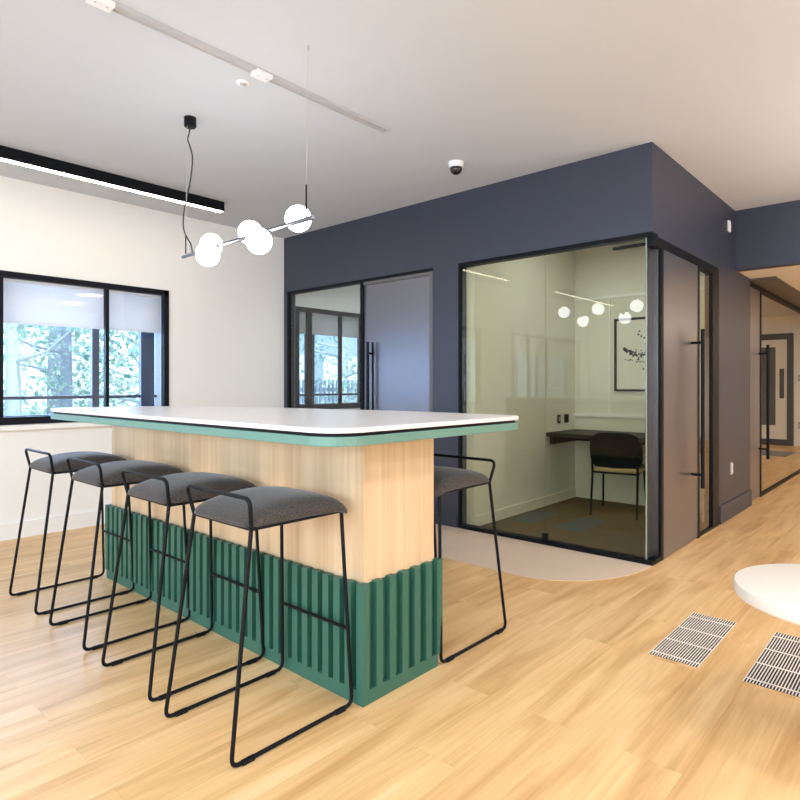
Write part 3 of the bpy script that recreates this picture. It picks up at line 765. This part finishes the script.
# picture with loose ink strokes
pf = thing('framed_print', 'black framed ink print on the booth back wall', 'picture', (-2.20, YB - .001, 1.53))
W2, H2 = .345, .375
boxes('frame', [(-W2, W2, -.028, -.002, H2 - .022, H2), (-W2, W2, -.028, -.002, -H2, -H2 + .022), (-W2, -W2 + .022, -.028, -.002, -H2 + .022, H2 - .022), (W2 - .022, W2, -.028, -.002, -H2 + .022, H2 - .022)], M['black'], pf)
pr = boxes('print', [(-W2 + .022, W2 - .022, -.012, -.002, -H2 + .022, H2 - .022)], M['paper'], pf)
rnd = random.Random(3)
bm = bmesh.new()
def blot(x, z, r):
    n = 9; vs = [bm.verts.new((x + r * rnd.uniform(.55, 1.25) * math.cos(2 * PI * k / n), -.0135, z + r * rnd.uniform(.5, 1.1) * math.sin(2 * PI * k / n))) for k in range(n)]
    bm.faces.new(vs)
for k in range(75):
    f = rnd.random(); x = -.25 + .42 * f; z = .045 - .15 * f + rnd.gauss(0, .016 + .028 * f)
    blot(x, z, rnd.uniform(.004, .020))
for k in range(34):
    f = rnd.random(); blot(-.24 + .36 * f, -.055 - .07 * f * f + rnd.gauss(0, .008), rnd.uniform(.003, .011))
for k in range(30):
    f = rnd.random(); blot(.02 + .13 * f + rnd.gauss(0, .018), -.02 + .30 * f, rnd.uniform(.003, .013))
for x, z in ((-.10, .20), (-.07, .18), (-.04, .165), (-.09, .235), (.05, .22), (.04, .29), (-.02, -.17), (-.05, -.15), (-.03, .105), (.03, .10)): blot(x, z, .012)
o = obj('ink_marks', bm, M['ink'], pr); o['label'] = 'loose black ink strokes'
ct = thing('coat_rail', 'short black coat rail high inside the booth by the door', 'coat rail', (-2.22, YB, 2.625))
bm = bmesh.new(); tube(bm, [(-.32, -.06, 0), (.55, -.06, 0)], .017, 10); obj('rail', bm, M['black'], ct, smooth=0.7)
for x in (-.22, .42):
    bm = bmesh.new(); tube(bm, [(x, -.06, 0), (x, 0, 0)], .010, 8); obj('bracket', bm, M['black'], ct, smooth=0.7)
for y, lab, w in ((5.80, 'left black wall plate above the booth desk', .03), (5.97, 'right black wall plate above the booth desk', .045)):
    t = thing('outlet_plate', lab, 'socket', (-2.99, y, .865))
    boxes('plate', [(0, .009, -w, w, -.045, .045)], M['black'], t, bev=.003)
    boxes('insert', [(.009, .012, -w * .5, w * .5, -.024, .024)], M['grey_plastic'] if w < .04 else M['black'], t)
t = thing('added_panel_lamp', 'unseen lamp added to the ceiling of the glass booth', 'lamp', (-2.25, 5.0, 2.68))
boxes('housing', [(-.32, .32, -.32, .32, -.012, 0)], M['white_plastic'], t)
boxes('diffuser', [(-.3, .3, -.3, .3, -.016, -.012)], M['panel_glow'], t)  # glowing panel added to light the booth interior
t = thing('added_panel_lamp', 'unseen lamp added to the ceiling of the small glazed room', 'lamp', (-4.3, 5.2, 2.68))
boxes('housing', [(-.32, .32, -.32, .32, -.012, 0)], M['white_plastic'], t)
boxes('diffuser', [(-.3, .3, -.3, .3, -.016, -.012)], M['panel_glow'], t)  # glowing panel added out of view to light the small room
t = thing('added_panel_lamp', 'unseen lamp added to the room behind the corridor glazing', 'lamp', (-2.9, 11.2, 2.62))
boxes('housing', [(-.32, .32, -.62, .62, -.012, 0)], M['white_plastic'], t)
boxes('diffuser', [(-.3, .3, -.6, .6, -.016, -.012)], M['panel_glow'], t)  # glowing panel added out of view so the room behind the glass reads bright

# ------------------------------------------------------------------ outside
o = struct('ground', [(-40, XW - WT, -20, 30, -.5, -.35)], M['lawn'], 'sunlit lawn outside the windows', 'ground')
def leaf_cloud(bm, c, rad, n, s, rnd):
    for _ in range(n):
        d = Vector((rnd.gauss(0, 1), rnd.gauss(0, 1), rnd.gauss(0, 1))).normalized() * rnd.random() ** .45
        p = Vector((c[0] + d.x * rad[0], c[1] + d.y * rad[1], c[2] + d.z * rad[2]))
        a = Vector((rnd.gauss(0, 1), rnd.gauss(0, 1), rnd.gauss(0, 1))).normalized(); b = a.orthogonal().normalized()
        l = s * rnd.uniform(.6, 1.4)
        bm.faces.new([bm.verts.new(p - a * l), bm.verts.new(p + b * l * .5), bm.verts.new(p + a * l), bm.verts.new(p - b * l * .5)])
def tree(x, y, h, r, dark, label, seed, leaves=1300):
    rnd = random.Random(seed)
    t = thing('garden_tree', label, 'tree', (x, y, -.35), 0, 'trees outside the windows')
    bm = bmesh.new(); pts = [(0, 0, 0), (rnd.uniform(-.06, .06), rnd.uniform(-.06, .06), h * .35), (rnd.uniform(-.15, .15), rnd.uniform(-.15, .15), h * .7), (rnd.uniform(-.2, .2), rnd.uniform(-.2, .2), h)]
    tube(bm, pts, r, 10, fr=.6, r1=r * .3); obj('trunk', bm, M['bark_dark' if dark else 'bark'], t, smooth=True)
    bm = bmesh.new(); lf = bmesh.new()
    for k in range(9):
        z = h * (.18 + .08 * k); a = rnd.uniform(0, 2 * PI); l = rnd.uniform(.7, 1.5)
        e = (l * math.cos(a), l * math.sin(a), z + rnd.uniform(.1, .6))
        tube(bm, [(0, 0, z), (e[0] * .5, e[1] * .5, z + .12), e], r * .26, 6, r1=r * .08)
        leaf_cloud(lf, e, (.75, .75, .55), leaves // 9, .05, rnd)
    obj('branches', bm, M['bark_dark' if dark else 'bark'], t, smooth=True)
    obj('foliage', lf, M['leaf_pale' if seed % 2 else 'leaf'], t)
TL = ['slim pale tree outside the left pane of the wide window', 'dark slim tree outside near the middle of the wide window', 'bushy pale tree outside the right pane of the wide window',
      'dark tree far outside the wide window', 'pale tree far outside at the right side of the wide window', 'leafy tree outside the small glazed room window', 'pale tree beside the house outside', 'dark tree farther along the house outside']
for i, (x, y, h, r, dk) in enumerate([(-9.2, 2.55, 5.5, .10, 0), (-9.8, 3.4, 6, .09, 1), (-9.0, 4.3, 5.0, .12, 0), (-13, 4.3, 7, .14, 1), (-12.2, 5.9, 6.5, .13, 0), (-8.6, 7.9, 5, .10, 0), (-11.5, 10.6, 6, .12, 0), (-14.5, 3.2, 7, .13, 1)]):
    tree(x, y, h, r, dk, TL[i], i + 10)
for i, (x, y, w, h, lab) in enumerate([(-10.6, 3.2, 1.5, 1.15, 'pale leafy shrub below the wide window view'), (-10.4, 5.6, 1.5, 1.25, 'pale shrub outside the right pane of the wide window'), (-15.5, 6.0, 3.0, 1.7, 'broad hedge mound at the back of the garden'), (-10.5, 1.2, 1.2, 1.1, 'shrub outside at the left end of the wide window')]):
    rnd = random.Random(50 + i)
    t = thing('garden_shrub', lab, 'shrub', (x, y, -.35), 0, 'shrubs outside the windows')
    bm = bmesh.new(); leaf_cloud(bm, (0, 0, h * .5), (w * .6, w, h * .6), 900, .07, rnd); obj('foliage', bm, M['leaf_pale'], t)
    bm = bmesh.new()
    for k in range(6): tube(bm, [(0, 0, 0), (rnd.uniform(-.3, .3), rnd.uniform(-.5, .5), h * .7)], .02, 6, r1=.006)
    obj('stems', bm, M['bark_dark'], t)
hs = thing('house', 'blue grey house with white windows outside the small glazed room', 'house', (-17, 14.5, -.35))
boxes('wall', [(-2, 2, -3.2, 4.2, 0, 6)], M['house'], hs)
for k in range(6):
    for z in (1.2, 3.6):
        boxes('window', [(2.0, 2.06, -2.7 + k * 1.1, -2.1 + k * 1.1, z, z + 1.3)], M['house_win'], hs)
bm = bmesh.new(); prism(bm, [(-2.3, 0), (2.3, 0), (0, 1.8)], -3.5, 4.5)
for v in bm.verts: v.co = Vector((v.co.x, v.co.z, v.co.y + 6))
obj('roof', bm, M['frame_out'], hs)
fn = thing('garden_fence', 'blue grey slatted fence in front of the house outside', 'fence', (-11.9, 10.5, -.35))
bm = bmesh.new()
for k in range(44): box(bm, -.02, .02, -3 + k * .14, -3 + k * .14 + .06, 0, 1.7)
obj('slats', bm, M['fence'], fn)
boxes('rail', [(-.05, -.02, -3, 3.1, .3, .4), (-.05, -.02, -3, 3.1, 1.4, 1.5)], M['fence'], fn)

# ------------------------------------------------------------------ light
w = bpy.data.worlds.new('sky'); S.world = w; w.use_nodes = True
nt = w.node_tree; nt.nodes.clear()
bg = nt.nodes.new('ShaderNodeBackground'); wo = nt.nodes.new('ShaderNodeOutputWorld')
bg.inputs['Color'].default_value = (0.62, 0.82, 1.0, 1); bg.inputs['Strength'].default_value = 1.6
nt.links.new(bg.outputs[0], wo.inputs[0])

def light(name, kind, loc, rot, energy, col, **kw):
    l = bpy.data.lights.new(name, kind); l.energy = energy; l.color = col
    for k, v in kw.items(): setattr(l, k, v)
    o = bpy.data.objects.new(name, l); COL.objects.link(o); o.location = loc; o.rotation_euler = rot
    return o
# sun over the building onto the garden
light('sun', 'SUN', (6, 2, 10), (0, math.radians(38), math.radians(8)), 2.6, (.80, .92, 1), angle=math.radians(3))
# fill lights added in unseen window openings behind the camera and on the right
for i, x in enumerate((-3.3, -.3, 2.2)):
    light('window_fill', 'AREA', (x, BY - .02, 1.55), (math.radians(90), 0, 0), 75, (.68, .83, 1), shape='RECTANGLE', size=2.0, size_y=1.6)
light('window_fill', 'AREA', (EX - .02, 1.7, 1.55), (0, math.radians(90), 0), 26, (1, .86, .72), shape='RECTANGLE', size=1.6, size_y=2.8)
# skylight through the left windows
light('window_fill', 'AREA', (XW - .9, 1.6, 1.6), (0, math.radians(-90), 0), 60, (.38, .60, 1), shape='RECTANGLE', size=1.2, size_y=2.4)
light('ceiling_fill', 'AREA', (1.0, 4.9, 1.5), (PI, 0, 0), 42, (1, .93, .86), shape='DISK', size=.4)  # upward fill added out of view to brighten the right-hand ceiling
# unseen warm lights added to tint the corridor soffit
for x, y in ((0.9, 7.6), (1.0, 10.0), (0.9, 12.5)):
    light('corridor_fill', 'AREA', (x, y, 2.29), (0, 0, 0), 26, (1, .86, .66), shape='DISK', size=.3)
for x, y in ((.45, 1.0), (.35, 2.7), (.5, 4.4), (1.9, 2.0), (1.9, 4.6)):  # overhead fill discs added out of view, without fixtures
    light('overhead_fill', 'AREA', (x, y, CZ - .01), (0, 0, 0), 15.5, (.92, .92, .94), shape='DISK', size=.4)
for x, y in ((-2.2, -1.8), (-.6, -1.4), (1.6, -1.4)):  # cool overhead fill added behind the camera to lift the ambient light
    light('overhead_fill', 'AREA', (x, y, CZ - .01), (0, 0, 0), 32, (.70, .83, 1), shape='DISK', size=.35)

# ------------------------------------------------------------------ camera
cam = bpy.data.cameras.new('camera'); co = bpy.data.objects.new('camera', cam); COL.objects.link(co)
co.location = (0, 0, 1.22); co.rotation_euler = (PI / 2, 0, TH)
cam.sensor_width = 36; cam.sensor_fit = 'HORIZONTAL'; cam.lens = 605 / 800 * 36
cam.shift_y = -15 / 800; cam.clip_start = .02; cam.clip_end = 200
S.camera = co
vs = S.view_settings
S.display_settings.display_device = 'sRGB'
vs.view_transform = 'Standard'; vs.look = 'None'; vs.gamma = 1.0; vs.use_curve_mapping = False
vs.exposure = 0.42
S.cycles.max_bounces = 10; S.cycles.diffuse_bounces = 5; S.cycles.glossy_bounces = 4; S.cycles.transparent_max_bounces = 24
S.cycles.sample_clamp_indirect = 6.0
S.cycles.use_denoising = True
